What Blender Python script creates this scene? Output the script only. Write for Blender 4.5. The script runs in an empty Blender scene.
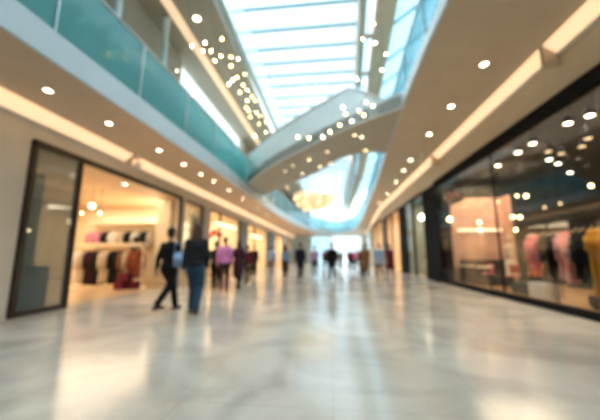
import bpy, bmesh, math, random
from mathutils import Vector, Matrix
random.seed(7)
PI = math.pi
sc = bpy.context.scene
COL = sc.collection

# ------------------------------------------------------------------ materials
def mat(name, color=(.8,.8,.8), rough=.5, metal=0, emit=None, es=0, spec=.5, alpha=1, coat=0):
    m = bpy.data.materials.new(name); m.use_nodes = True
    b = m.node_tree.nodes['Principled BSDF']
    b.inputs['Base Color'].default_value = (*color, 1)
    b.inputs['Roughness'].default_value = rough
    b.inputs['Metallic'].default_value = metal
    b.inputs['Specular IOR Level'].default_value = spec
    if coat: b.inputs['Coat Weight'].default_value = coat
    if emit: b.inputs['Emission Color'].default_value = (*emit, 1); b.inputs['Emission Strength'].default_value = es
    return m
def noisy(m, amount=.12, scale=6., detail=4, stretch=None):
    """gentle procedural variation of the base colour"""
    nt = m.node_tree; b = nt.nodes['Principled BSDF']; c = tuple(b.inputs['Base Color'].default_value)
    n = nt.nodes.new('ShaderNodeTexNoise'); n.inputs['Scale'].default_value = scale; n.inputs['Detail'].default_value = detail
    tc = nt.nodes.new('ShaderNodeTexCoord')
    if stretch:
        mp = nt.nodes.new('ShaderNodeMapping'); mp.inputs['Scale'].default_value = stretch
        nt.links.new(tc.outputs['Object'], mp.inputs[0]); nt.links.new(mp.outputs[0], n.inputs['Vector'])
    else: nt.links.new(tc.outputs['Object'], n.inputs['Vector'])
    r = nt.nodes.new('ShaderNodeValToRGB')
    r.color_ramp.elements[0].position = .3; r.color_ramp.elements[1].position = .7
    r.color_ramp.elements[0].color = tuple(max(0, v*(1-amount)) for v in c[:3])+(1,)
    r.color_ramp.elements[1].color = tuple(min(1, v*(1+amount)) for v in c[:3])+(1,)
    nt.links.new(n.outputs['Fac'], r.inputs[0]); nt.links.new(r.outputs[0], b.inputs['Base Color'])
    return m
def glassy(name, tint, gloss=.12, diffuse=0, dcol=(.5,.8,.8), rough=.03, fres=.6):
    m = bpy.data.materials.new(name); m.use_nodes = True; nt = m.node_tree; nt.nodes.clear()
    o = nt.nodes.new('ShaderNodeOutputMaterial'); t = nt.nodes.new('ShaderNodeBsdfTransparent'); t.inputs[0].default_value = (*tint, 1)
    g = nt.nodes.new('ShaderNodeBsdfGlossy'); g.inputs['Roughness'].default_value = rough
    lw = nt.nodes.new('ShaderNodeLayerWeight'); lw.inputs[0].default_value = .25
    ma = nt.nodes.new('ShaderNodeMath'); ma.operation = 'MULTIPLY_ADD'; ma.inputs[1].default_value = fres; ma.inputs[2].default_value = gloss*.4
    nt.links.new(lw.outputs['Fresnel'], ma.inputs[0])
    mx = nt.nodes.new('ShaderNodeMixShader'); nt.links.new(ma.outputs[0], mx.inputs[0])
    src = t
    if diffuse:
        d = nt.nodes.new('ShaderNodeBsdfDiffuse'); d.inputs[0].default_value = (*dcol, 1)
        tl = nt.nodes.new('ShaderNodeBsdfTranslucent'); tl.inputs[0].default_value = (*dcol, 1)
        m1 = nt.nodes.new('ShaderNodeMixShader'); m1.inputs[0].default_value = .5
        nt.links.new(d.outputs[0], m1.inputs[1]); nt.links.new(tl.outputs[0], m1.inputs[2])
        m2 = nt.nodes.new('ShaderNodeMixShader'); m2.inputs[0].default_value = diffuse
        nt.links.new(t.outputs[0], m2.inputs[1]); nt.links.new(m1.outputs[0], m2.inputs[2]); src = m2
    nt.links.new(src.outputs[0], mx.inputs[1]); nt.links.new(g.outputs[0], mx.inputs[2]); nt.links.new(mx.outputs[0], o.inputs[0])
    return m

def marble():
    m = mat('polished_marble', (.52,.49,.44), .2, spec=.45)
    nt = m.node_tree; b = nt.nodes['Principled BSDF']; L = nt.links
    tc = nt.nodes.new('ShaderNodeTexCoord')
    n = nt.nodes.new('ShaderNodeTexNoise'); n.inputs['Scale'].default_value = .9; n.inputs['Detail'].default_value = 6; n.inputs['Distortion'].default_value = 1.2
    L.new(tc.outputs['Object'], n.inputs['Vector'])
    r = nt.nodes.new('ShaderNodeValToRGB')
    r.color_ramp.elements[0].position = .35; r.color_ramp.elements[0].color = (.41,.37,.315,1)
    r.color_ramp.elements[1].position = .62; r.color_ramp.elements[1].color = (.56,.51,.44,1)
    L.new(n.outputs['Fac'], r.inputs[0])
    br = nt.nodes.new('ShaderNodeTexBrick'); br.offset = 0; br.inputs['Scale'].default_value = 1
    br.inputs['Brick Width'].default_value = 1.2; br.inputs['Row Height'].default_value = 1.2
    br.inputs['Mortar Size'].default_value = .006; br.inputs['Color1'].default_value = (1,1,1,1); br.inputs['Color2'].default_value = (.96,.96,.95,1)
    br.inputs['Mortar'].default_value = (.84,.83,.8,1)
    L.new(tc.outputs['Object'], br.inputs['Vector'])
    mx = nt.nodes.new('ShaderNodeMixRGB'); mx.blend_type = 'MULTIPLY'; mx.inputs[0].default_value = 1
    L.new(r.outputs[0], mx.inputs[1]); L.new(br.outputs['Color'], mx.inputs[2]); L.new(mx.outputs[0], b.inputs['Base Color'])
    rr = nt.nodes.new('ShaderNodeMapRange'); rr.inputs['To Min'].default_value = .10; rr.inputs['To Max'].default_value = .22
    L.new(n.outputs['Fac'], rr.inputs[0]); L.new(rr.outputs[0], b.inputs['Roughness'])
    return m

M = {}
M['marble'] = marble()
M['paint_left'] = noisy(mat('warm_beige_plaster', (.66,.52,.38), .55), .04, 2)
M['paint_right'] = noisy(mat('greige_plaster', (.58,.495,.375), .55), .04, 2)
M['paint_upper'] = noisy(mat('grey_green_plaster', (.46,.44,.37), .6), .04, 2)
M['paint_wall'] = noisy(mat('pale_wall_plaster', (.66,.58,.48), .6), .05, 2)
M['fascia'] = noisy(mat('blue_grey_fascia_panel', (.52,.60,.64), .3), .04, 1)
M['fascia_pale'] = noisy(mat('pale_blue_panel', (.66,.82,.88), .25), .04, 1)
M['white'] = mat('white_paint', (.8,.8,.78), .4)
M['bronze'] = noisy(mat('dark_bronze_metal', (.045,.03,.02), .5, .2), .2, 8)
M['black'] = noisy(mat('black_metal', (.012,.012,.014), .85, 0, spec=.08), .2, 8)
M['steel'] = mat('brushed_steel', (.55,.6,.62), .3, .9)
M['cove'] = mat('warm_cove_light', (.9,.7,.5), .5, emit=(1,.66,.38), es=.72)
M['cove_upper'] = mat('warm_upper_cove_light', (.9,.7,.5), .5, emit=(1,.66,.42), es=.6)
M['lens'] = mat('downlight_lens', (1,.95,.85), .3, emit=(1,.86,.62), es=12)
M['bulb'] = mat('fairy_bulb_glass', (1,.9,.6), .3, emit=(1,.68,.27), es=42)
M['bulb_white'] = mat('white_bulb_glass', (1,.95,.85), .3, emit=(1,.84,.56), es=42)
M['bulb_reflection'] = mat('reflected_bulb_glow', (1,.9,.8), .3, emit=(1,.85,.62), es=16)
M['warm_lamp'] = mat('warm_lamp_glass', (1,.9,.6), .3, emit=(1,.72,.38), es=9)
M['teal_glass'] = glassy('teal_balustrade_glass', (.30,.62,.64), .1, .7, (.22,.62,.62), rough=.15, fres=.2)
M['blue_glass'] = glassy('pale_blue_balustrade_glass', (.68,.88,.93), .15, .25, (.50,.80,.88), fres=.3)
M['shop_glass'] = glassy('clear_shop_glass', (.90,.91,.89), .03, fres=.10)
M['dark_glass'] = glassy('dark_shop_glass', (.10,.17,.20), .1, fres=.12)
M['sky_glass'] = glassy('skylight_glass', (.90,.97,1.0), .05)
M['sky_glass_blue'] = glassy('tinted_skylight_glass', (.66,.80,.86), .05, .3, (.7,.88,.94), fres=.15)
M['bay_glass'] = glassy('grey_reflection_shop_glass', (.66,.70,.70), .12, .36, (.38,.45,.45), fres=.3)  # grey diffuse share paints the blue-grey reflections into the pane
M['shop_warm'] = noisy(mat('warm_cream_wall', (.74,.58,.41), .6), .05, 2)
M['shop_white'] = noisy(mat('cream_wall', (.80,.68,.50), .6), .05, 2)
M['shop_dark'] = noisy(mat('charcoal_wall', (.035,.037,.037), .6), .2, 3)
M['shop_pink'] = noisy(mat('salmon_wall', (.62,.38,.28), .6), .08, 2)
M['wood'] = noisy(mat('honey_wood_floor', (.50,.30,.14), .25), .18, 3, 4, (1,8,1))
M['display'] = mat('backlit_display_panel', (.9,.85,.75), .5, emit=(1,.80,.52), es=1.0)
M['display_cool'] = mat('cool_backlit_panel', (.9,.95,1), .5, emit=(.66,.88,1.0), es=1.5)
M['gold'] = noisy(mat('glowing_gold_leaf', (.9,.70,.42), .35, .3, emit=(1,.72,.42), es=.4), .1, 6)  # emission put into the gold itself, so chandelier shell and shop rails glow
M['skin'] = noisy(mat('skin', (.50,.28,.18), .55), .05, 12)
M['skin_dark'] = noisy(mat('brown_skin', (.22,.11,.07), .55), .05, 12)
M['hair'] = noisy(mat('black_hair', (.010,.008,.007), .5), .3, 30)
M['hair_brown'] = noisy(mat('brown_hair', (.06,.03,.018), .5), .3, 30)
M['shoe'] = mat('dark_leather', (.015,.012,.012), .4)
def cloth(name, c): return noisy(mat(name, c, .9, spec=.15), .12, 14)
CL = dict(black=(.010,.011,.013), charcoal=(.022,.023,.026), navy=(.012,.017,.04), jeans=(.03,.065,.115), paleblue=(.30,.44,.66), pink=(.62,.18,.34),
          orchid=(.62,.22,.48), maroon=(.13,.02,.035), lilac=(.44,.34,.56), tan=(.24,.13,.06), brown=(.08,.045,.03), grey=(.18,.17,.17),
          cream=(.62,.52,.40), plum=(.05,.02,.03), rust=(.35,.10,.05), salmon=(.80,.25,.27), mustard=(.62,.31,.03), white=(.75,.72,.68), rose=(.62,.28,.38), slate=(.05,.065,.08))
for k, v in CL.items(): M['c_'+k] = cloth(k+'_cloth', v)

# ------------------------------------------------------------------ helpers
def finish(name, bm, m, parent=None, smooth=False, **tags):
    me = bpy.data.meshes.new(name)
    bmesh.ops.recalc_face_normals(bm, faces=bm.faces)
    bm.to_mesh(me); bm.free()
    for mm in (m if isinstance(m, (list, tuple)) else [m]): me.materials.append(mm)
    if smooth:
        for p in me.polygons: p.use_smooth = True
    o = bpy.data.objects.new(name, me); COL.objects.link(o)
    if parent: o.parent = parent
    for k, v in tags.items(): o[k] = v
    return o
def thing(name, label, cat, loc=(0,0,0), rz=0, group=None):
    o = bpy.data.objects.new(name, None); COL.objects.link(o); o.empty_display_size = .1
    o.location = loc; o.rotation_euler = (0,0,rz); o['label'] = label; o['category'] = cat
    if group: o['group'] = group
    return o
def dup(root, loc, rz=0, label=None, parent=None):
    r = root.copy(); COL.objects.link(r); r.location = loc; r.rotation_euler = (0,0,rz)
    if label: r['label'] = label
    for ch in list(root.children):
        c = ch.copy(); COL.objects.link(c); c.parent = r
        for g in ch.children:
            d = g.copy(); COL.objects.link(d); d.parent = c
    return r
def box(bm, x0, x1, y0, y1, z0, z1, bev=0):
    g = bmesh.ops.create_cube(bm, size=1)
    for v in g['verts']:
        v.co = Vector((x0+(v.co.x+.5)*(x1-x0), y0+(v.co.y+.5)*(y1-y0), z0+(v.co.z+.5)*(z1-z0)))
    if bev:
        es = list({e for v in g['verts'] for e in v.link_edges})
        bmesh.ops.bevel(bm, geom=es, offset=bev, segments=2, affect='EDGES')
    return bm
def B(x0, x1, y0, y1, z0, z1, bev=0): return box(bmesh.new(), x0, x1, y0, y1, z0, z1, bev)
def struct(name, bm, m, parent=None, smooth=False):
    return finish(name, bm, m, parent, smooth, **({} if parent else {'kind': 'structure'}))
def tube(bm, pts, r, seg=8, cap=True):
    pts = [Vector(p) for p in pts]; rs = r if isinstance(r, (list, tuple)) else [r]*len(pts)
    rings = []; 
    for i, p in enumerate(pts):
        a = pts[max(i-1,0)]; b = pts[min(i+1,len(pts)-1)]; d = (b-a).normalized() if (b-a).length > 1e-9 else Vector((0,0,1))
        ref = Vector((0,0,1)) if abs(d.z) < .9 else Vector((1,0,0))
        u = d.cross(ref).normalized(); w = d.cross(u).normalized()
        rings.append([bm.verts.new(p+(u*math.cos(2*PI*k/seg)+w*math.sin(2*PI*k/seg))*rs[i]) for k in range(seg)])
    for a, b in zip(rings, rings[1:]):
        for k in range(seg): bm.faces.new((a[k], a[(k+1)%seg], b[(k+1)%seg], b[k]))
    if cap: bm.faces.new(rings[0]); bm.faces.new(rings[-1][::-1])
    return bm
def lathe(bm, prof, c=(0,0,0), seg=20):
    rings = []
    for r, z in prof:
        rings.append([bm.verts.new((c[0]+r*math.cos(2*PI*k/seg), c[1]+r*math.sin(2*PI*k/seg), c[2]+z)) for k in range(seg)] if r > 1e-6 else [bm.verts.new((c[0],c[1],c[2]+z))])
    for a, b in zip(rings, rings[1:]):
        for k in range(seg):
            k2 = (k+1) % seg
            if len(a) == 1 and len(b) == 1: continue
            if len(a) == 1: bm.faces.new((a[0], b[k2], b[k]))
            elif len(b) == 1: bm.faces.new((a[k], a[k2], b[0]))
            else: bm.faces.new((a[k], a[k2], b[k2], b[k]))
    return bm
def ball(bm, c, r, s=(1,1,1), rot=None, u=14, v=9):
    g = bmesh.ops.create_uvsphere(bm, u_segments=u, v_segments=v, radius=r)
    for vv in g['verts']:
        p = Vector((vv.co.x*s[0], vv.co.y*s[1], vv.co.z*s[2]))
        if rot: p = rot @ p
        vv.co = p+Vector(c)
    return bm
def slab(bm, poly, z0, z1):
    """prism over a plan polygon; z0,z1 numbers or per-point lists"""
    n = len(poly); za = z0 if isinstance(z0,(list,tuple)) else [z0]*n; zb = z1 if isinstance(z1,(list,tuple)) else [z1]*n
    a = [bm.verts.new((p[0],p[1],za[i])) for i, p in enumerate(poly)]
    b = [bm.verts.new((p[0],p[1],zb[i])) for i, p in enumerate(poly)]
    for i in range(n): bm.faces.new((a[i], a[(i+1)%n], b[(i+1)%n], b[i]))
    bm.faces.new(a[::-1]); bm.faces.new(b)
    return bm
def ribbon(bm, line, z0, z1, off):
    """vertical band of thickness off along a plan polyline; z0/z1 number or list"""
    n = len(line); za = z0 if isinstance(z0,(list,tuple)) else [z0]*n; zb = z1 if isinstance(z1,(list,tuple)) else [z1]*n
    rows = []
    for i, p in enumerate(line):
        a = Vector(line[max(i-1,0)]); b = Vector(line[min(i+1,n-1)]); d = (b-a).normalized(); nrm = Vector((-d.y, d.x))*off
        q = Vector(p)
        rows.append([bm.verts.new((q.x,q.y,za[i])), bm.verts.new((q.x,q.y,zb[i])), bm.verts.new((q.x+nrm.x,q.y+nrm.y,zb[i])), bm.verts.new((q.x+nrm.x,q.y+nrm.y,za[i]))])
    for a, b in zip(rows, rows[1:]):
        for k in range(4): bm.faces.new((a[k], a[(k+1)%4], b[(k+1)%4], b[k]))
    bm.faces.new(rows[0]); bm.faces.new(rows[-1][::-1])
    return bm
def smoothline(pts, n=4):
    out = []; P_ = [Vector(p) for p in pts]
    for i in range(len(P_)-1):
        p0 = P_[max(i-1,0)]; p1 = P_[i]; p2 = P_[i+1]; p3 = P_[min(i+2,len(P_)-1)]
        for k in range(n):
            t = k/n
            out.append(.5*((2*p1)+(-p0+p2)*t+(2*p0-5*p1+4*p2-p3)*t*t+(-p0+3*p1-3*p2+p3)*t**3))
    out.append(P_[-1]); return out

XL, XR = -5.86, 4.64
# ------------------------------------------------------------------ floor and shell
struct('floor', B(-14, 12, -6, 50, -.2, 0), M['marble'])
struct('ground', B(-60, 60, 50, 120, -.25, -.05), mat('pale_paving', (.6,.6,.6), .8))
struct('wall_back', B(-14, 12, -6.3, -6, 0, 12), M['paint_wall'])

# the opening in the first-floor slab: left edge, rounded far end, right edge (plan x, y and soffit height)
edge3 = smoothline([(-4.1,-6,4.0),(-4.1,2,4.0),(-4.03,5,4.0),(-3.9,10,4.0),(-3.88,15,4.0),(-3.6,24,4.0),(-2.7,32,4.0),(-1.4,37.4,4.0),(.2,39.6,4.0),(1.7,39.0,4.0),(2.9,36,4.2),(3.35,31,4.8),(3.3,26,5.38),(2.85,18,5.38),(2.42,12,5.38),(2.1,7,5.38),(2.05,3,5.38),(2.05,-6,5.38)], 5)
kleft = min(range(len(edge3)), key=lambda i: (edge3[i]-Vector((.2,39.6,4))).length)
Lp = edge3[:kleft+1]; Rp = edge3[kleft:]
poly = [(p.x,p.y) for p in Lp]+[(.2,46),(XL-.3,46),(XL-.3,-6)]
struct('ceiling_left', slab(bmesh.new(), poly, 4.0, 4.43), M['paint_left'])
poly = [(p.x,p.y) for p in Rp]+[(5.6,-6),(5.6,46),(.2,46)]
zs = [p.z for p in Rp]+[5.38,4.0,4.0]
def right_soffit():
    bm = bmesh.new()
    n = len(Rp); inner = [(p.x,p.y,p.z) for p in Rp]; outer = [(5.6, p.y if p.y < 39 else 46, p.z) for p in Rp]
    outer[0] = (5.6,46,4.0)
    a0 = [bm.verts.new(v) for v in inner]; b0 = [bm.verts.new(v) for v in outer]
    a1 = [bm.verts.new((v[0],v[1],v[2]+.2)) for v in inner]; b1 = [bm.verts.new((v[0],v[1],v[2]+.2)) for v in outer]
    for i in range(n-1):
        bm.faces.new((a0[i],a0[i+1],b0[i+1],b0[i])); bm.faces.new((a1[i],b1[i],b1[i+1],a1[i+1]))
        bm.faces.new((a0[i],a1[i],a1[i+1],a0[i+1])); bm.faces.new((b0[i],b0[i+1],b1[i+1],b1[i]))
    e = [bm.verts.new(v) for v in ((.2,39.6,4),(.2,46,4),(5.6,46,4))]; bm.faces.new(e)
    return bm
struct('ceiling_right', right_soffit(), M['paint_right'])
# fascia bands round the opening
edge2 = [(p.x,p.y) for p in edge3]; zed = [p.z for p in edge3]
fh = [.44 if p.x < 0 and p.y < 36 else .25 for p in edge3]
struct('trim_1', ribbon(bmesh.new(), edge2, [z-.03 for z in zed], [z+h for z, h in zip(zed, fh)], -.06), M['fascia'])

# balustrades: glass panels with posts and rail, one run on each side
def balustrade(label, line, zz, gm, h=1.33, step=2.0):
    t = thing('balustrade', label, 'balustrade', (line[0][0], line[0][1], zz[0]+.44))
    def loc(bm):
        for v in bm.verts: v.co -= Vector(t.location)
        return bm
    tot = 0; acc = [0]
    for a, b in zip(line, line[1:]): tot += (Vector(b)-Vector(a)).length; acc.append(tot)
    def at(s):
        for i in range(len(acc)-1):
            if acc[i+1] >= s-1e-6:
                f = (s-acc[i])/max(acc[i+1]-acc[i],1e-6); return Vector(line[i]).lerp(Vector(line[i+1]), f), zz[i]+(zz[i+1]-zz[i])*f
        return Vector(line[-1]), zz[-1]
    n = max(1, round(tot/step)); st = tot/n
    for k in range(n):
        pts = [at(st*k+.012+(st-.024)*q/4) for q in range(5)]
        finish('glass_panel', loc(ribbon(bmesh.new(), [tuple(p) for p, _ in pts], [z+.445 for _, z in pts], [z+.44+h for _, z in pts], .02)), gm, t)
    for k in range(0, n+1):
        p, z = at(st*k)
        finish('post', loc(B(p.x-.025, p.x+.025, p.y-.012, p.y+.012, z+.45, z+.44+h)), M['steel'], t)
    finish('handrail', loc(tube(bmesh.new(), [(p[0], p[1], z+.47+h) for p, z in zip(line, zz)], .03, 8)), M['steel'], t, True)
    return t
off = lambda L_, d: [ (p.x+d, p.y) for p in L_]
i1 = min(range(len(edge3)), key=lambda i: abs(edge3[i].y-15) if edge3[i].x < 0 else 99)
i2 = min(range(len(edge3)), key=lambda i: abs(edge3[i].y-18) if edge3[i].x > 0 else 99)
seg = edge3[:i1+1]; balustrade('teal glass balustrade of the left upper gallery, in front of the dark windows', off(seg,-.08), [p.z for p in seg], M['teal_glass'])
seg = edge3[i1:i2+1]
mid = [(p.x*.975, p.y+.08 if p.y > 38 else p.y) for p in seg]
mid = [(p.x-.08 if p.x < -1.4 else (p.x+.08 if p.x > 2.4 else p.x), p.y+(.08 if p.y > 36 else 0)) for p in seg]
balustrade('curved pale teal glass balustrade round the far end of the atrium opening, behind the bridge', mid, [p.z-(0 if p.x < -.5 else .19) for p in seg], M['blue_glass'], 1.4, 3.5)
seg = edge3[i2:]; balustrade('pale blue glass balustrade of the right upper gallery, above the greige ceiling', off(seg,.08), [p.z-.19 for p in seg], M['blue_glass'])

# ------------------------------------------------------------------ left ground-floor wall, shopfronts
def wallx(x, y0, y1, z0, z1, th, m, name): return struct(name, B(x-th if th > 0 else x, x if th > 0 else x-th, y0, y1, z0, z1), m)
wallx(XL, -6, 2.0, 0, 4.0, .25, M['paint_wall'], 'wall_left')
wallx(XL, 3.95, 4.88, 0, 3.42, .25, M['paint_wall'], 'wall_left')
wallx(XL, 2.0, 46, 3.42, 4.0, .25, M['paint_wall'], 'wall_left')      # band above the shops
wallx(XL, 10.82, 11.1, 0, 3.42, .25, M['paint_wall'], 'wall_left')
wallx(XL, 12.9, 13.6, 0, 3.42, .25, M['paint_upper'], 'wall_left')
wallx(XL, 18.6, 20.2, 0, 3.42, .25, mat('grey_stone', (.16,.17,.17), .5), 'wall_left')
wallx(XL, 27.2, 30.6, 0, 3.42, .25, mat('teal_grey_stone', (.12,.17,.18), .5), 'wall_left')
wallx(XL, 36, 39, 0, 3.42, .25, M['fascia'], 'wall_left')
wallx(XL, 42, 46, 0, 3.42, .25, M['paint_wall'], 'wall_left')
def shop(side, y0, y1, depth, h, wall_m, floor_m, ceil_m, tag_):
    x = XL-.25 if side < 0 else XR+.25
    xa, xb = (x-depth, x) if side < 0 else (x, x+depth)
    e = xa if side < 0 else xb
    struct('wall_'+tag_+'_rear', B(e-.1, e, y0-.1, y1+.1, 0, h+.1) if side < 0 else B(e, e+.1, y0-.1, y1+.1, 0, h+.1), wall_m)
    struct('wall_'+tag_+'_near', B(xa, xb, y0-.1, y0, 0, h+.1), wall_m)
    struct('wall_'+tag_+'_far', B(xa, xb, y1, y1+.1, 0, h+.1), wall_m)
    struct('ceiling_'+tag_, B(xa, xb, y0, y1, h, h+.1), ceil_m)
    struct('floor_'+tag_, B(xa, xb, y0, y1, .001, .012), floor_m)
def area(name, loc, energy, size, color=(1,.78,.5), sizey=None, rot=(0,0,0)):
    l = bpy.data.lights.new(name, 'AREA'); l.energy = energy; l.color = color; l.size = size
    if sizey: l.shape = 'RECTANGLE'; l.size_y = sizey
    o = bpy.data.objects.new(name, l); COL.objects.link(o); o.location = loc; o.rotation_euler = rot; return o
def point(name, loc, energy, r=.06, color=(1,.75,.45)):
    l = bpy.data.lights.new(name, 'POINT'); l.energy = energy; l.color = color; l.shadow_soft_size = r
    o = bpy.data.objects.new(name, l); COL.objects.link(o); o.location = loc; return o
WOODL = mat('polished_honey_stone', (.62,.44,.26), .2)
shop(-1, 4.95, 12.9, 6.5, 3.42, M['shop_white'], WOODL, M['shop_warm'], 'shop_one')
shop(-1, 13.6, 18.6, 4, 3.42, M['shop_white'], WOODL, M['shop_white'], 'shop_two')
shop(-1, 20.2, 27.2, 4, 3.42, M['shop_white'], WOODL, M['shop_white'], 'shop_three')
shop(-1, 30.6, 36, 4, 3.42, M['shop_warm'], WOODL, M['shop_white'], 'shop_four')
shop(-1, 39, 42, 3, 3.42, M['shop_white'], WOODL, M['shop_white'], 'shop_five')
shop(-1, 2.0, 3.95, 3, 3.42, M['shop_dark'], WOODL, M['shop_dark'], 'shop_zero')
area('shop_area_light', (-9.2, 8.9, 3.38), 290, 5, (1,.82,.58), 7)
point('shop_fill_point', (-7.6, 11.9, 2.6), 22, .3, (1,.84,.62))  # point lamp added to brighten the right part of the shop
for y, e in ((16.1,150),(23.6,200),(33.3,260),(40.5,160)): area('shop_area_light', (-8.1, y, 3.38), e*1.1, 3.2, (1,.80,.55), 4)

def frame_run(label_or_none, x, ys, z0, z1, m, w=.09, d=.12, name='trim_2', sill=True):
    """posts at ys plus head and sill, flush with the wall face"""
    bm = bmesh.new()
    for y in ys: box(bm, x-d/2, x+d/2, y-w/2, y+w/2, z0, z1, .008)
    box(bm, x-d/2, x+d/2, ys[0]-w/2, ys[-1]+w/2, z1-w, z1+.02, .008)
    return struct(name, bm, m)
frame_run(None, XL, [4.95, 6.03, 10.72], 0, 3.42, M['bronze'], .1)
struct('trim_3', B(XL-.06, XL+.06, 5.0, 5.98, 0, .1, .008), M['bronze'])
struct('window_1', B(XL-.012, XL+.012, 5.0, 5.98, .1, 3.33), M['bay_glass'])
struct('window_2', B(XL-.16, XL-.14, 11.1, 12.9, .1, 3.4), M['shop_glass'])
frame_run(None, XL-.1, [11.1, 12.9], 0, 3.42, M['bronze'], .07, .12, 'trim_4')
frame_run(None, XL, [2.0, 3.9], 0, 3.42, M['bronze'], .1, .12, 'trim_5')
struct('window_3', B(XL-.012, XL+.012, 2.05, 3.85, .1, 3.33), M['dark_glass'])
for i, (a, b) in enumerate(((13.6,18.6),(20.2,27.2),(30.6,36),(39,42))):
    frame_run(None, XL-.1, [a+.05, a+(b-a)*.3, b-.05], 0, 3.42, M['bronze'], .08, .12, 'trim_%d' % (6+i))
# teal-grey back panel behind the first glass bay
o = finish('display_screen', B(-6.75, -6.65, 5.05, 5.97, .02, 3.0, .01), mat('grey_teal_panel', (.24,.28,.27), .5)); o['label'] = 'grey teal screen standing behind the first glass bay of the left clothes shop'; o['category'] = 'screen'

# ------------------------------------------------------------------ right ground-floor wall, shopfronts
WR = 4.9
def wallr(y0, y1, z0, z1, m, x=XR, th=.25): return struct('wall_right', B(x, x+th, y0, y1, z0, z1), m)
wallr(-6, 46, 4.32, 5.38, M['paint_right'], XR, .3)
wallr(-6, 1.0, 0, 4.32, M['shop_dark'])
wallr(13.1, 14.9, 0, 4.32, M['black'])
wallr(19.0, 20.2, 0, 4.32, M['black'])
wallr(25.5, 27, 0, 4.32, mat('brown_stone', (.12,.08,.05), .5))
wallr(33, 36, 0, 4.32, M['paint_wall'])
wallr(41, 46, 0, 4.32, M['paint_wall'])
shop(1, 1.0, 13.1, 6.5, 4.32, M['shop_dark'], M['wood'], M['shop_dark'], 'shop_six')
shop(1, 14.9, 19.0, 4, 4.32, mat('pale_sage_wall', (.35,.36,.30), .6), WOODL, M['shop_dark'], 'shop_seven')
shop(1, 20.2, 25.5, 4, 4.32, M['shop_warm'], WOODL, M['shop_warm'], 'shop_eight')
shop(1, 27, 33, 4, 4.32, M['shop_white'], WOODL, M['shop_white'], 'shop_nine')
shop(1, 36, 41, 4, 4.32, M['fascia_pale'], WOODL, M['shop_white'], 'shop_ten')
area('shop_area_light', (6.4, 17, 4.28), 120, 1.8, (1,.85,.65))
for y, e in ((23,150),(30,170)): area('shop_area_light', (6.4, y, 4.28), e, 2., (1,.74,.48))
area('shop_area_light', (6.4, 38.5, 4.28), 300, 2., (.85,.95,1))
# black frame
bm = bmesh.new()
for y in (1.05, 8.62, 13.05): box(bm, XR-.02, XR+.03, y-.016, y+.016, 0, 4.34, .004)
box(bm, XR-.09, XR+.08, 1.0, 13.1, 4.08, 4.36, .01); box(bm, XR-.06, XR+.06, 1.0, 13.1, 0, .16, .01)
struct('trim_10', bm, M['black'])
for i, (a, b) in enumerate(((1.09,4.8),(4.81,8.58),(8.66,10.8),(10.81,13.01))):
    struct('window_%d' % (4+i), B(XR-.012, XR+.012, a, b, .16, 4.08), M['shop_glass'])
for i, (a, b) in enumerate(((14.9,19.0),(20.2,25.5),(27,33),(36,41))):
    frame_run(None, XR+.05, [a+.05, (a+b)/2, b-.05], 0, 4.34, M['black'], .09, .12, 'trim_%d' % (11+i))
    if i == 0: struct('window_8', B(XR+.04, XR+.06, a+.1, b-.1, .1, 4.25), M['shop_glass'])

# ------------------------------------------------------------------ cove lights (built-in light slots, interrupted by brackets)
def cove(label, x, y0, y1, z, m, s, w=.28):
    """a housing with a glowing diffuser set where wall and ceiling meet; s=+1: wall on the left"""
    t = thing('cove_light', label, 'light', (x, y0, z))
    L_ = y1-y0
    bm = bmesh.new()
    v = [(0,-.20),(.05*s,-.20),(.05*s,-.16),(0,-.02)]
    box(bm, min(0,.06*s), max(0,.06*s), 0, L_, -.24, -.20); finish('ledge', bm, M['white'], t)
    bm = bmesh.new()
    a = [bm.verts.new((px*s, 0, pz)) for px, pz in ((.004,-.195),(.05,-.195),(w,-.03),(w,-.004),(.004,-.004))]
    b = [bm.verts.new((q.co.x, L_, q.co.z)) for q in a]
    for k in range(5): bm.faces.new((a[k], a[(k+1)%5], b[(k+1)%5], b[k]))
    bm.faces.new(a[::-1]); bm.faces.new(b)
    finish('diffuser', bm, m, t, label='glowing warm diffuser')
    return t
cove('warm cove light strip along the left ceiling, nearest run before the small hanging sensor', XL, -3, 7.4, 3.998, M['cove'], 1)
cove('warm cove light strip along the left ceiling, long run beyond the small hanging sensor', XL, 7.8, 38, 3.998, M['cove'], 1)
cove('warm cove light strip along the right ceiling, short run nearest the camera before the bracket', XR, -3, 5.81, 5.378, M['cove'], -1)
cove('warm cove light strip along the right ceiling, middle run between the two brackets', XR, 5.93, 12.38, 5.378, M['cove'], -1)
cove('warm cove light strip along the right ceiling, far run beyond the second bracket', XR, 12.52, 26.5, 5.378, M['cove'], -1)
cv = cove('warm cove light strip following the sloping far end of the right ceiling', XR, 26.7, 39, 5.3, M['cove'], -1); cv.rotation_euler.x = -math.atan(1.25/12.3)
for y in (5.87, 12.45):
    struct('trim_15', B(XR-.30, XR, y-.045, y+.045, 4.9, 5.378, .01), M['paint_right'])
cove('warm cove light strip glowing along the end of the far left ceiling', XL, 38.2, 45.5, 3.998, M['cove'], 1)

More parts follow.
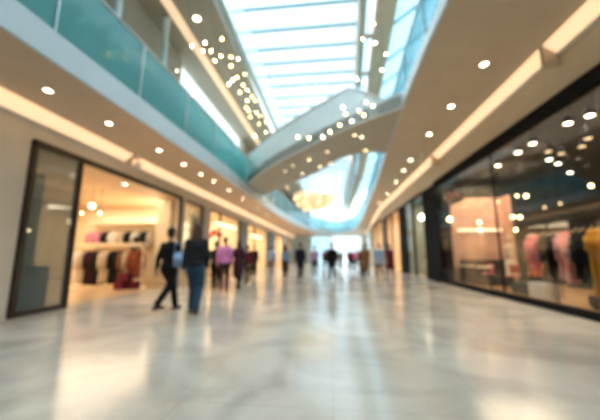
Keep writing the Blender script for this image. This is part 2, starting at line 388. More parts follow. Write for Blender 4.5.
# ------------------------------------------------------------------ upper level, left
struct('wall_upper_left', B(-5.5, -5.25, -6, 9.05, 7.2, 8.2), M['paint_upper'])
struct('wall_upper_left', B(-5.5, -5.25, 16.5, 46, 7.2, 8.2), M['paint_upper'])
struct('wall_upper_left', B(-5.5, -5.25, 16.5, 46, 4.43, 7.2), M['paint_upper'])
struct('ceiling_upper_left', B(-5.5, -4.5, -6, 46, 8.2, 8.4), M['paint_upper'])
def upl():
    bm = bmesh.new()
    line = smoothline([(-3.1,-6),(-3.12,6),(-3.16,9),(-3.35,14.5),(-3.5,20),(-3.3,28),(-2.4,34)], 3)
    slab(bm, [tuple(p) for p in line]+[(-4.5,34),(-4.5,-6)], 8.12, 8.42); return bm
struct('ceiling_upper_left', upl(), M['paint_upper'])
t = thing('cove_light', 'warm light strip along the ceiling of the left upper gallery, above the teal glass', 'light', (-4.4, -4, 8.2))
finish('diffuser', B(-.14, .1, 0, 34, -.16, -.07, .01), M['cove_upper'], t, label='glowing warm diffuser')
# dark shop windows of the upper gallery and their pale posts
bm = bmesh.new(); ys = [-6,-3.5,-1,1.6,4.2,6.6,9.0]
for a, b in zip(ys, ys[1:]): box(bm, -5.4, -5.37, a+.04, b-.04, 4.5, 7.15)
struct('window_9', bm, M['dark_glass'])
bm = bmesh.new()
for y in ys: box(bm, -5.44, -5.28, y-.06, y+.06, 4.43, 7.2, .01)
struct('trim_16', bm, M['fascia'])
struct('wall_upper_rear', B(-7.6, -7.5, -6, 16.5, 4.43, 8.2), mat('deep_teal_wall', (.03,.06,.07), .6))
struct('window_10', B(-5.4, -5.36, 9.1, 16.4, 4.5, 8.15), M['shop_glass'])
for i, (a, b, z0, z1) in enumerate(((9.6,10.9,6.6,7.9),(11.5,12.8,6.9,7.7),(13.5,16,6.3,7.9))):
    o = finish('light_box', B(-5.85, -5.7, a, b, z0, z1, .02), M['display_cool'])  # glowing panel standing free behind the glass, added for the bright shopfront
    o['label'] = ['nearest', 'middle', 'farthest'][i]+' of three cool white glowing panels added for the lit left upper gallery window'; o['category'] = 'light box'
# slim white columns of the upper gallery
for i, y in enumerate((5.36, 7.2)):
    bm = bmesh.new(); lathe(bm, [(.001,0),(.11,0),(.11,.04),(.09,.08),(.09,3.55),(.11,3.62),(.11,3.7),(.001,3.7)], (0,0,0), 20)
    o = finish('column', bm, M['fascia_pale'], None, True); o.location = (-4.75, y, 4.43); o['kind'] = 'structure'

# ------------------------------------------------------------------ skylight
bars = [-4.0,-2.9,-1.8,-.7,.4,1.5,2.6,3.7,4.8,5.9,7.0,8.05,9.05,10.1,11.15,12.1,13.05,13.95,15.1,16.2,17.3,18.4,19.5,21,23,25,27,29,31,33,35.5,38,40.5,43,45.9]
def skyedge(y): return 1.0+max(0,y-6)*.045
bm = bmesh.new(); bmf = bmesh.new()
for a, b in zip(bars, bars[1:]):
    v = [bm.verts.new(p) for p in ((-2.98,a,10),(skyedge(a),a,10.05),(skyedge(b),b,10.05),(-2.98,b,10),(-2.98,a,10.03),(skyedge(a),a,10.08),(skyedge(b),b,10.08),(-2.98,b,10.03))]
    for f in ((0,1,2,3),(4,7,6,5),(0,4,5,1),(1,5,6,2),(2,6,7,3),(3,7,4,0)): bm.faces.new([v[k] for k in f])
struct('window_11', bm, M['sky_glass'])
for y in bars: box(bmf, -2.98, skyedge(y), y-.045, y+.045, 9.9, 10.0)
SKYBAR = mat('blue_grey_glazing_bar', (.22,.42,.50), .4)
struct('trim_17', bmf, SKYBAR)
struct('trim_18', B(-3.2, -2.98, -6, 46, 8.42, 10.1), M['fascia_pale'])
struct('ceiling_upper_left', B(-5.5, -3.0, 34, 46, 8.2, 8.4), M['paint_upper'])
# beams right of the skylight, drifting outwards with the right edge
def beam(line, z0, z1, w, m, name):
    bm = bmesh.new(); slab(bm, [(x-w/2,y) for x, y in line]+[(x+w/2,y) for x, y in line[::-1]], z0, z1); return struct(name, bm, m)
bl = lambda x0: [(x0,-6),(x0,6),(x0+.3,11),(x0+.75,18),(x0+1.15,26),(x0+1.2,46)]
beam(bl(.95), 8.2, 10.1, .2, M['paint_upper'], 'beam')
beam(bl(1.63), 8.2, 8.75, .55, M['paint_right'], 'beam')
bm = bmesh.new()
for y in bars[::2]: 
    box(bm, 1.05+max(0,y-6)*.05, 1.4+max(0,y-6)*.05, y-.04, y+.04, 8.45, 8.6)
struct('trim_20', bm, M['paint_upper'])
bm = bmesh.new(); slab(bm, [(x+.1,y) for x, y in bl(.95)]+[(x-.1,y) for x, y in bl(1.55)[::-1]], 10.0, 10.04)
struct('window_15', bm, M['sky_glass_blue'])
# sloping glazing over the right gallery
bm = bmesh.new(); bmf = bmesh.new()
for a, b in zip(bars[::2], bars[2::2]+[45.9]):
    q = [bm.verts.new(p) for p in ((1.9,a,8.7),(6.3,a,12),(6.3,b,12),(1.9,b,8.7),(1.88,a,8.73),(6.28,a,12.03),(6.28,b,12.03),(1.88,b,8.73))]
    for f in ((0,1,2,3),(4,7,6,5),(0,4,5,1),(1,5,6,2),(2,6,7,3),(3,7,4,0)): bm.faces.new([q[k] for k in f])
for y in bars[::2]: tube(bmf, [(1.9,y,8.66),(6.3,y,11.96)], .05, 6)
struct('window_12', bm, M['sky_glass_blue']); struct('trim_21', bmf, SKYBAR)
struct('wall_upper_right', B(6.3, 6.5, -6, 46, 5.3, 12.1), M['fascia_pale'])
struct('floor_upper_right', B(5.55, 6.4, -6, 46, 5.4, 5.58), M['paint_right'])
struct('wall_upper_end', B(-7.6, 12, 46, 46.3, 4.05, 5.4), M['fascia_pale'])
struct('wall_upper_end', B(-7.6, -3.2, 46, 46.3, 5.4, 10.1), M['fascia_pale'])
struct('window_14', B(-3.2, 6.3, 46.1, 46.13, 5.4, 10), M['sky_glass'])
bm = bmesh.new()
for x in (-3.2,-1.2,.8,2.8,4.8,6.3): box(bm, x-.05, x+.05, 46.0, 46.1, 5.4, 10)
struct('trim_19', bm, M['steel'])
struct('wall_back_left', B(-14, XL-.25, -6, 1.9, 0, .01), M['marble'])

struct('wall_end', B(-5.9, -3.0, 45.9, 46.1, 0, 4.0), M['fascia_pale'])
struct('window_16', B(-3.0, .1, 46.0, 46.03, .02, 3.98), M['sky_glass_blue'])
struct('trim_23', B(-.05, .15, 45.9, 46.1, 0, 4.0), M['steel'])
# far entrance: glazed end of the hall
bm = bmesh.new()
for x in (.4,2.4,4.4): box(bm, x-.05, x+.05, 45.95, 46.1, 0, 4.0)
box(bm, .1, 4.6, 45.95, 46.1, 2.5, 2.58)
struct('door_1', bm, M['steel'])
bm = bmesh.new()
for x in (.4,2.4): box(bm, x+.06, x+1.94, 46.0, 46.03, .02, 3.98)
struct('window_13', bm, M['sky_glass'])

# ------------------------------------------------------------------ diagonal bridge across the atrium
near = smoothline([(-3.86,12.9,4.47),(-2.36,10.98,4.66),(-.66,9.53,4.9),(.65,8.6,5.1),(1.66,8.26,5.3),(2.15,8.0,5.36)], 4)
far = smoothline([(-3.78,15.8,4.47),(-1.9,13.9,4.66),(-.44,12.7,4.9),(.5,11.6,5.1),(1.6,11.6,5.3),(2.45,12.0,5.36)], 4)
def bridge_slab():
    bm = bmesh.new(); n = len(near)
    r = [[bm.verts.new((a.x,a.y,a.z)), bm.verts.new((b.x,b.y,b.z)), bm.verts.new((b.x,b.y,b.z+.35)), bm.verts.new((a.x,a.y,a.z+.35))] for a, b in zip(near, far)]
    for a, b in zip(r, r[1:]):
        for k in range(4): bm.faces.new((a[k], b[k], b[(k+1)%4], a[(k+1)%4]))
    bm.faces.new(r[0]); bm.faces.new(r[-1][::-1]); return bm
ph = lambda p: 1.25 if p.x < .7 else max(.38, 1.25-(p.x-.7)*.95)
t = thing('footbridge', 'curved footbridge crossing the atrium diagonally with pale blue sides and greige underside', 'bridge', (-1,11,4.8))
def loc_(bm, t):
    for v in bm.verts: v.co -= Vector(t.location)
    return bm
finish('deck', loc_(bridge_slab(), t), M['paint_upper'], t, label='greige underside and deck')
PAN = noisy(mat('pale_blue_grey_bridge_panel', (.74,.86,.90), .3), .05, 1)
finish('parapet', loc_(ribbon(bmesh.new(), [(p.x,p.y) for p in near], [p.z-.02 for p in near], [p.z+ph(p) for p in near], .05), t), PAN, t, label='near pale blue parapet')
finish('parapet', loc_(ribbon(bmesh.new(), [(p.x,p.y) for p in far], [p.z-.02 for p in far], [p.z+ph(p) for p in far], -.05), t), PAN, t, label='far pale blue parapet')
finish('handrail', loc_(tube(bmesh.new(), [(p.x,p.y,p.z+ph(p)+.04) for p in near], .035), t), M['steel'], t, True)
finish('handrail', loc_(tube(bmesh.new(), [(p.x,p.y,p.z+ph(p)+.04) for p in far], .035), t), M['steel'], t, True)
# ------------------------------------------------------------------ lamps
def downlight(name, label, loc, r, m, group, normal_len=.02):
    t = thing(name, label, 'downlight', loc, 0, group)
    bm = bmesh.new(); lathe(bm, [(r*1.28,0),(r*1.28,-.012),(r*1.02,-.018),(r*.98,-.004),(r*.98,0)], (0,0,0), 24); finish('trim_ring', bm, M['white'], t, True)
    bm = bmesh.new(); lathe(bm, [(0,-.012),(r*.97,-.008),(r*.97,-.001),(0,-.001)], (0,0,0), 24); finish('lens', bm, m, t, True, label='glowing round lens')
    return t
nth = ['nearest','second nearest','third','fourth','fifth','sixth','seventh','eighth','ninth','tenth','eleventh','twelfth']
d0 = None
for i, (x, y) in enumerate([(-4.87,2.9),(-4.87,4.2),(-4.78,5.5),(-4.65,7.17),(-4.59,8.42),(-4.56,9.58),(-4.49,10.58),(-4.45,12.2),(-4.45,14.2),(-4.4,17),(-4.4,20)][1:]):
    lab = nth[i]+' downlight from the camera in the left ceiling beside the cove light'
    if d0 is None: d0 = downlight('downlight', lab, (x,y,4.0), .062, M['lens'], 'downlights in the left ceiling')
    else: dup(d0, (x,y,4.0), 0, lab)
d1 = None
for i, (x, y) in enumerate([(3.48,6.32),(3.5,8.19),(3.52,10.15),(3.62,13.0),(3.7,14.6),(3.86,17.05),(4.0,20.48),(4.05,24.1)]):
    lab = nth[i]+' downlight from the camera in the greige right ceiling'
    if d1 is None: d1 = downlight('downlight', lab, (x,y,5.38), .078, M['lens'], 'downlights in the right ceiling')
    else: dup(d1, (x,y,5.38), 0, lab)
downlight('downlight', 'single downlight in the upper left gallery ceiling beside the skylight', (-3.86,7.3,8.12), .095, M['lens'], 'downlights in the upper ceiling')
# bridge underside
near_z = lambda x: min(5.3, max(4.45, 4.45+(x+4)*.155))
for i, (x, y, wh) in enumerate([(-1.91,11.9,1),(-1.5,11.35,0),(-1.21,12.6,1),(-.79,10.9,0),(-.41,12.0,1),(.02,11.9,0),(-.09,10.5,0),(.86,9.4,0),(1.12,9.7,1),(1.42,11.2,0)]):
    # height of the underside at this plan point
    tb = min(range(len(near)), key=lambda k: abs((near[k].x+far[k].x)/2-x)+.3*abs((near[k].y+far[k].y)/2-y))
    z = near[tb].z
    downlight('downlight', '%s warm downlight from the left under the curved footbridge' % nth[i], (x,y,z-.012), .045, M['lens'] if wh else M['warm_lamp'], 'downlights under the footbridge')

# fairy light strings
def string_light(label, pts, m, top=None, r=.019, group='fairy light strings'):
    pts = [Vector(p) for p in pts]
    base = pts[0] if top is None else Vector(top)
    t = thing('string_light', label, 'string light', base, 0, group)
    loc = [p-base for p in pts]
    path = ([Vector((0,0,0))] if top is not None else [])+[p+Vector((0,0,r*1.5)) for p in loc]
    out = []
    for a, b in zip(path, path[1:]):
        L_ = (b-a).length
        for k in range(6):
            q = a.lerp(b, k/6); q.z -= .06*L_*math.sin(PI*k/6); out.append(q)
    out.append(path[-1])
    finish('cable', tube(bmesh.new(), out, .004, 5), M['black'], t)
    for i, p in enumerate(loc):
        b_ = finish('bulb', lathe(bmesh.new(), [(0,-r*1.15),(r*.6,-r*.95),(r,-r*.2),(r*.85,r*.5),(r*.4,r),(0,r)], (0,0,0), 12), m[i % len(m)] if isinstance(m, list) else m, t, True)
        b_.location = p
    return t
S = [(-3.05,5.62,5.82),(-3.05,6.24,6.39),(-3.05,6.16,6.11),(-3.05,6.61,6.45),(-3.05,7.29,7.35),(-3.05,7.27,6.8),(-3.05,6.88,6.36),(-3.05,8.06,7.35),(-3.05,8.72,7.76),(-3.05,8.09,7.06),(-3.05,9.54,7.75),(-3.05,8.69,7.07),(-3.05,8.32,6.72),(-3.05,7.98,6.37),(-3.05,9.35,7.19),(-3.05,9.85,7.3),(-3.05,9.05,6.74),(-3.05,10.54,7.46),(-3.05,11.0,7.5),(-3.05,9.89,6.88),(-3.05,9.79,6.54),(-3.05,10.18,6.63),(-3.05,11.2,7.11),(-3.05,10.34,6.46),(-3.05,11.89,7.28),(-3.05,11.74,6.83),(-3.05,13.08,7.56),(-3.05,14.9,8.0),(-3.05,13.12,7.07),(-3.05,14.81,7.64),(-3.05,11.14,6.02)]
mix = [M['bulb'], M['bulb'], M['bulb_white']]
high = sorted([s for s in S if s[2] > 7.1], key=lambda s: s[1]); mids = sorted([s for s in S if 6.6 < s[2] <= 7.1], key=lambda s: s[1]); low = sorted([s for s in S if s[2] <= 6.6], key=lambda s: s[1])
string_light('highest of three strings of warm fairy lights below the skylight on the left', high, mix, (-3.05,6.3,8.1))
string_light('middle of three strings of warm fairy lights below the skylight on the left', mids, mix, (-3.05,6.0,8.1))
string_light('lowest of three strings of warm fairy lights, beside the upper left cove strip', low, mix, (-3.05,5.0,8.1))
T1 = [(-.87,7.7,4.43),(-.56,7.7,4.39),(-.17,7.7,4.4),(.03,7.7,4.54),(.31,7.7,4.73),(.64,7.7,4.83),(.84,7.7,5.12),(.97,7.7,4.99)]
T2 = [(1.52,7.7,6.32),(1.23,7.7,5.25),(1.04,7.7,5.38),(.48,7.7,5.05),(.4,7.7,5.26)]
T3 = [(1.35,7.7,7.8),(1.02,7.7,7.34),(1.36,7.7,7.18),(1.65,7.7,6.81),(1.01,7.7,5.99),(.82,7.7,6.09)]
string_light('string of fairy lights rising from left to right in front of the bridge parapet', T1[::-1], mix, (1.2,7.7,8.15))
string_light('short string of pale fairy lights at the right end of the bridge parapet', T2, [M['bulb_white'], M['bulb']], (1.6,7.7,8.15))
string_light('string of fairy lights hanging down the roof beam right of the skylight', T3, mix, (1.4,7.7,8.15))
U = [(-4.3,4.11,5.25),(-4.3,4.18,4.89),(-4.3,4.88,5.21),(-4.3,6.01,5.71),(-4.3,6.39,5.98),(-4.3,7.18,6.36),(-4.3,7.21,5.72),(-4.3,7.96,5.84),(-4.3,8.19,6.17),(-4.3,11.92,5.98)]  # bulbs added behind the glass in place of reflected fairy lights
string_light('string of dim bulbs added behind the teal glass balustrade as its fairy light reflections', U, M['bulb_reflection'], (-4.3,3.6,8.1), .016)
# white lights above the bridge
W = [(-2.3,13.5,7.4),(-1.8,13.2,7.3),(-1.3,12.9,7.45),(-.9,12.5,7.3),(-.3,12.2,7.5),(-2.0,12.6,6.8),(-1.4,12.4,6.75),(-.8,12.1,6.85),(-2.5,13.8,6.9)]
string_light('string of white fairy lights behind the bridge under the skylight', W, M['bulb_white'], (-3.05,13.8,8.1), .024)

# golden chandelier far down the atrium
M['chand_bulb'] = mat('chandelier_bulb', (1,.8,.5), .4, emit=(1,.72,.36), es=2.2)
t = thing('chandelier', 'large golden ring chandelier hanging far down the atrium beyond the bridge', 'chandelier', (-1.28,23.2,8.2))
finish('cord', tube(bmesh.new(), [(0,0,0),(0,0,-2.0)], .02, 6), M['bronze'], t)
bm = bmesh.new(); lathe(bm, [(.2,-1.95),(1.1,-2.15),(1.6,-2.5),(1.3,-2.95),(.8,-3.35),(.1,-3.5),(.1,-3.45),(.75,-3.28),(1.22,-2.9),(1.5,-2.5),(1.05,-2.2),(.2,-2.0)], (0,0,0), 32); finish('leaf_shell', bm, M['gold'], t, True)
for k, (R_, z) in enumerate(((1.65,-2.35),(1.35,-2.8),(.85,-3.2))):
    bm = bmesh.new(); tube(bm, [(R_*math.cos(a*PI/16)*1.0, R_*math.sin(a*PI/16), z+.1*math.sin(a*PI/8)) for a in range(33)], .09, 8, False)
    finish('ring', bm, M['gold'], t, True)
    for a in range(3):
        finish('hanger_wire', tube(bmesh.new(), [(0,0,-1.95),(R_*math.cos(a*2.09),R_*math.sin(a*2.09),z)], .01, 5), M['bronze'], t)
    n = (20,15,9)[k]
    for a in range(n):
        ang = 2*PI*a/n
        b_ = finish('bulb', ball(bmesh.new(), (0,0,0), .085, (1,1,1.3), None, 10, 7), M['chand_bulb'] if a % 2 == 0 else M['gold'], t, True)
        b_.location = (R_*math.cos(ang), R_*math.sin(ang), z-.22)

# hanging sensors
def sensor(label, loc, h):
    t = thing('ceiling_sensor', label, 'sensor', loc)
    finish('stem', tube(bmesh.new(), [(0,0,0),(0,0,-h)], .018, 8), M['white'], t, True)
    finish('plate', lathe(bmesh.new(), [(0,0),(.06,0),(.06,-.02),(0,-.02)], (0,0,0), 16), M['white'], t)
    finish('dome', lathe(bmesh.new(), [(0,-h+.02),(.09,-h),(.1,-h-.08),(.07,-h-.16),(0,-h-.19)], (0,0,0), 18), M['white'], t, True)
sensor('small white sensor hanging from the left ceiling at the gap in the cove light', (-5.55,7.6,4.0), .22)
sensor('small white sensor hanging from the right ceiling at the second bracket', (3.9,12.3,5.38), .25)

# ------------------------------------------------------------------ shop fittings
def garment_bm(w, h, sleeve, th=.055, open_=0):
    """a garment hanging in the local XZ plane from its hanger at z=0 (shoulder line about -.06)"""
    bm = bmesh.new()
    prof = [(-.05,.07),(-.075,.16),(-.11,w*.47),(-.2,w*.47),(-.35,w*.42),(-.6 if h > .75 else -h*.7,w*.44),(-h*.92,w*.5),(-h,w*.5)]
    rows = []
    N = 16
    for z, hw in prof:
        row = []
        for k in range(N):
            a = 2*PI*k/N; x = hw*math.copysign(abs(math.cos(a))**.7, math.cos(a)); y = th*math.copysign(abs(math.sin(a))**.8, math.sin(a))*(1+.35*math.sin(5*a+z*4))*(.55 if z > -.09 else 1)
            row.append(bm.verts.new((x,y,z)))
        rows.append(row)
    for a, b in zip(rows, rows[1:]):
        for k in range(N): bm.faces.new((a[k], a[(k+1)%N], b[(k+1)%N], b[k]))
    bm.faces.new(rows[0]); bm.faces.new(rows[-1][::-1])
    return bm
def sleeve_bm(w, s, L_):
    return tube(bmesh.new(), [(s*w*.42,0,-.13),(s*w*.5,.0,-.2),(s*w*.55,.01,-.2-L_*.5),(s*w*.55,.015,-.2-L_)], [.05,.062,.055,.045], 10)
def garment(label, loc, rz, m, w=.44, h=.8, sl=.45, group=None, cat='garment', name='hanging_garment'):
    t = thing(name, label, cat, loc, rz, group)
    hk = tube(bmesh.new(), [(0,0,.0),(0,.0,.03),(.025,0,.05),(.02,0,.085),(-.012,0,.09)], .005, 6)
    bm = tube(bmesh.new(), [(-w*.42,0,-.085),(0,0,0),(w*.42,0,-.085)], .009, 6)
    hg = finish('hanger', bm, M['wood_hanger'], t, label='pale wooden hanger'); finish('hook', hk, M['steel'], hg)
    finish('body_fabric', garment_bm(w, h, sl), m, t, True)
    if sl:
        for s in (-1,1): finish('sleeve', sleeve_bm(w, s, sl), m, t, True)
    return t
M['wood_hanger'] = mat('pale_wood', (.6,.42,.2), .4)
def rack(label, loc, rz, L_, zr, group=None, m=None):
    """free-standing rail along local X"""
    t = thing('clothes_rack', label, 'clothes rack', loc, rz, group); m = m or M['bronze']
    finish('rail', tube(bmesh.new(), [(-L_/2,0,zr),(L_/2,0,zr)], .014, 10), m, t, True)
    for s in (-1,1):
        finish('post', tube(bmesh.new(), [(s*L_/2,0,.05),(s*L_/2,0,zr+.01)], .016, 10), m, t, True)
        finish('foot', B(s*L_/2-.025, s*L_/2+.025, -.26, .26, .0, .045, .01), m, t)
    return t
# left shop: low rail and high rail
rack('low clothes rack across the left clothes shop, loaded with dark and pale garments', (-7.9,9.8,.012), 0, 2.5, 1.42, None, M['gold'])
o = finish('display_shelf', B(-1.32,1.32,-.22,.22,1.46,1.53,.01), M['shop_white']); o.location = (-7.9,9.8,.012); o['label'] = 'long cream shelf board lying over the low clothes rack in the left shop'; o['category'] = 'shelf'
cols = [('white','white',.95),('cream','cream',1.0),('plum','dark plum',1.05),('plum','dark plum',1.05),('charcoal','charcoal',1.05),('cream','pale cream',1.0),('cream','cream',1.0),('black','black',1.0),('charcoal','charcoal',1.0),('tan','tan',.85),('cream','beige',.85),('rust','rust red',.8),('rust','rust brown',.8)]
for i, (c, cn, h) in enumerate(cols):
    garment('%s garment on the low rack of the left shop, %s from its left end' % (cn, ['first','second','third','fourth','fifth','sixth','seventh','eighth','ninth','tenth','eleventh','twelfth','thirteenth'][i]), (-9.02+i*.187,9.8,1.35), PI/2-.3, M['c_'+c], .40, h+.2, .5, 'garments on the low rack of the left shop')
t = thing('display_shelf', 'cream shelf unit with a garment rail behind the low rack in the left clothes shop', 'shelf', (-8.3,10.9,.012))
finish('back_panel', B(-1.6, 1.2, .3, .36, 0, 2.45), M['shop_white'], t)
for z in (1.55, 2.35): finish('shelf', B(-1.6, 1.2, -.15, .3, z, z+.05, .005), M['shop_white'], t)
finish('rail', tube(bmesh.new(), [(-1.6,.05,2.22),(1.2,.05,2.22)], .014, 8), M['gold'], t)
for i, (c, cn) in enumerate([('rose','dusty rose'),('rose','pink'),('charcoal','charcoal'),('white','white'),('cream','cream'),('black','black'),('white','ivory'),('charcoal','dark grey'),('cream','pale beige')]):
    garment('%s garment on the high rail behind the low rack, %s from its left end' % (cn, nth[i].replace('nearest','first') if i == 0 else ['','second','third','fourth','fifth','sixth','seventh','eighth','ninth'][i]), (-9.7+i*.33,10.95,2.13), PI/2-.6, M['c_'+c], .38, .5, .3, 'garments on the high rail of the left shop')
# maroon boxes at the rack end
for i, (x, y, z) in enumerate(((-7.05,9.35,.0),(-6.75,9.55,.0),(-6.95,9.42,.27))):
    o = finish('storage_box', B(-.17,.17,-.15,.15,0,.26,.012), M['c_maroon']); o.location = (x,y,z+.012)
    o['label'] = ['maroon box on the floor at the right end of the low clothes rack','maroon box on the floor right of the other maroon box','maroon box stacked on top of the two maroon floor boxes'][i]; o['category'] = 'box'; o['group'] = 'maroon boxes'
# cream column in the shop
struct('pillar', B(-7.0,-6.4,10.95,11.5,0,3.42,.02), M['shop_white'])
# display niche with a bag
t = thing('display_cabinet', 'bright backlit display cabinet in the left clothes shop behind the man in black', 'cabinet', (-9.2,12.55,.012))
finish('carcass', B(-1.4,2.9,0,.3,0,2.9,.01), M['shop_white'], t)
finish('backlit_panel', B(.6,2.8,-.03,0,.95,2.6), M['display'], t, label='glowing cream panel')
for z in (.9,1.6,2.25): finish('shelf', B(-1.35,2.85,-.28,0,z,z+.04), M['shop_white'], t)
def handbag(label, loc, rz, m, s=1, group=None):
    t = thing('handbag', label, 'handbag', loc, rz, group)
    bm = bmesh.new(); slab(bm, [(-.17*s,-.07*s),(.17*s,-.07*s),(.17*s,.07*s),(-.17*s,.07*s)], 0, .24*s)
    for v in bm.verts:
        if v.co.z > .1*s: v.co.x *= .8; v.co.y *= .4
    bmesh.ops.bevel(bm, geom=list(bm.edges), offset=.015*s, segments=2, affect='EDGES')
    finish('bag_body', bm, m, t, True)
    finish('handle', tube(bmesh.new(), [(.09*s*math.cos(a*PI/8), 0, .235*s+.11*s*math.sin(a*PI/8)) for a in range(9)], .008*s, 6), m, t, True)
for i, (x, z, c, cn) in enumerate(((-9.8,.952,'black','black'),(-9.2,1.652,'brown','brown'),(-8.5,.952,'tan','tan'),(-8.0,1.652,'black','small black'),(-7.3,.952,'charcoal','charcoal'))):
    handbag('%s handbag standing on the backlit display cabinet of the left shop' % cn, (x,12.38,z), 0, M['c_'+c], 1.2, 'handbags on the backlit display cabinet')
def mannequin(label, loc, rz, m):
    t = thing('mannequin', label, 'mannequin', loc, rz)
    finish('torso', lathe(bmesh.new(), [(0,.95),(.10,.96),(.155,1.05),(.12,1.2),(.16,1.38),(.15,1.46),(.06,1.52),(.045,1.6),(0,1.62)], (0,0,0), 18), m, t, True)
    finish('skirt', lathe(bmesh.new(), [(0,.98),(.13,.98),(.18,.85),(.24,.45),(.25,.42),(0,.44)], (0,0,0), 18), m, t, True)
    finish('stand_pole', tube(bmesh.new(), [(0,0,.02),(0,0,1.0)], .015, 8), M['black'], t)
    finish('stand_base', lathe(bmesh.new(), [(0,0),(.17,0),(.17,.02),(0,.03)], (0,0,0), 20), M['black'], t)
    finish('head_form', ball(bmesh.new(), (0,0,1.72), .09, (.85,1,1.25)), m, t, True)
mannequin('dark mannequin standing between the racks and the cream column in the left shop', (-7.4,10.4,.012), .4, M['c_black'])
mannequin('mannequin in dark clothes standing in the left shop before the bright cabinet', (-8.0,11.9,.012), .8, M['c_charcoal'])
# pendants in left shop
def pendant(label, loc, ztop, r, m, group, energy=0):
    t = thing('pendant_lamp', label, 'lamp', loc, 0, group)
    finish('cord', tube(bmesh.new(), [(0,0,r*.9),(0,0,ztop-loc[2])], .006, 5), M['black'], t)
    finish('cap', lathe(bmesh.new(), [(0,r*1.3),(r*.35,r*1.25),(r*.4,r*.75),(0,r*.75)], (0,0,0), 12), M['black'], t, True)
    finish('globe', ball(bmesh.new(), (0,0,0), r), m, t, True, label='glowing warm globe')
pg = 'pendant lamps in the left shop'
for i, (x, y, z, r, s) in enumerate(((-8.12,9.0,2.81,.085,'large glowing globe pendant lamp hanging over the clothes rack in the left shop'),(-7.8,9.0,2.56,.04,'small dim pendant lamp just right of the large globe in the left shop'),(-8.47,9.0,2.57,.035,'small dim pendant lamp just left of the large globe in the left shop'))):
    pendant(s, (x,y,z), 3.42, r, M['warm_lamp'] if i == 0 else M['warm_lamp'], pg)
downlight('downlight', 'downlight in the left shop ceiling above the rack', (-6.6,8.5,3.42), .08, M['lens'], 'downlights in the left shop')
downlight('downlight', 'downlight in the left shop ceiling seen through the first glass bay', (-7.3,7.3,3.42), .07, M['warm_lamp'], 'downlights in the left shop')
# wall lamp seen through first bay
pendant('small warm pendant lamp seen through the first glass bay on the left', (-6.3,5.45,1.66), 3.42, .03, M['warm_lamp'], pg)
# low dark display behind first bay
t = thing('display_table', 'low dark display table behind the first glass bay on the left', 'table', (-6.35,5.5,.012))
finish('tabletop', B(-.2,.2,-.4,.4,.86,.9,.01), M['c_slate'], t)
for a in (-1,1):
    for b in (-1,1): finish('leg', B(a*.17-.02,a*.17+.02,b*.37-.02,b*.37+.02,0,.86), M['bronze'], t)
finish('front_panel', B(.14,.18,-.38,.38,.05,.86), M['c_slate'], t)

# shops two to four on the left: signs, display panels, ornament
def letters(label, text, loc, rot, size, m, ext=.02):
    c = bpy.data.curves.new('sign_letters', 'FONT'); c.body = text; c.size = size; c.extrude = ext; c.align_x = 'CENTER'; c.align_y = 'CENTER'
    o = bpy.data.objects.new('sign_letters', c); COL.objects.link(o); o.location = loc; o.rotation_euler = rot; c.materials.append(m)
    o['label'] = label; o['category'] = 'sign'; return o
def lightbox(label, x0, x1, y0, y1, z0, z1, m):
    o = finish('light_box', B(x0,x1,y0,y1,z0,z1,.015), m); o['label'] = label; o['category'] = 'light box'; return o  # glowing slab without mounts, used for signs and lit shop interiors
M['signlit'] = mat('glowing_sign_face', (1,.9,.7), .5, emit=(1,.78,.48), es=1.7)
lightbox('long glowing sign panel above the second shop on the left, behind the people in pink', -5.95,-5.88,14.4,17.6,2.72,2.86, M['signlit'])
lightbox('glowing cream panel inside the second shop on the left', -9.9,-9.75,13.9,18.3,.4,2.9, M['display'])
lightbox('glowing sign panel above the third shop on the left', -5.95,-5.88,21.2,24.5,2.5,2.68, M['signlit'])
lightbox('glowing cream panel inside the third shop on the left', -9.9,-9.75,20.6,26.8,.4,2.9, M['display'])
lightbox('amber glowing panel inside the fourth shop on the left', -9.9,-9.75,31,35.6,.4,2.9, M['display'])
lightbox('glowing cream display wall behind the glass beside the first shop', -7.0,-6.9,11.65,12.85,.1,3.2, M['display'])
# orange ornament in shop two
t = thing('paper_ornament', 'orange red round hanging ornament in the second shop window on the left', 'ornament', (-6.7,15.6,3.42))
finish('cord', tube(bmesh.new(), [(0,0,0),(0,0,-.9)], .008, 5), M['black'], t)
for k, (dx, dz) in enumerate(((-.25,-1.05),(.2,-1.0),(0,-1.2),(.45,-1.15),(-.5,-1.2))):
    finish('globe', ball(bmesh.new(), (dx,dx*.5,dz), .2, (1,1,.8)), mat('orange_paper_%d' % k, (.75,.14,.04), .7), t, True)
# display plinths far shops
def plinth(label, loc, s, m):
    t = thing('display_plinth', label, 'plinth', loc)
    finish('block', B(-s[0]/2,s[0]/2,-s[1]/2,s[1]/2,.06,s[2],.015), m, t); finish('toe_kick', B(-s[0]/2+.04,s[0]/2-.04,-s[1]/2+.04,s[1]/2-.04,0,.06), M['black'], t)
    return t
plinth('cream display plinth inside the second shop on the left', (-7.2,16.8,.012), (.6,.9,.9), M['shop_white'])
mannequin('mannequin in red clothes in the second shop window on the left', (-6.5,17.9,.012), 0, M['c_rust'])
mannequin('mannequin in black clothes in the third shop window on the left', (-6.6,22.4,.012), 0, M['c_black'])
mannequin('mannequin in grey clothes in the third shop window on the left, farther in', (-6.7,25.4,.012), 0, M['c_grey'])

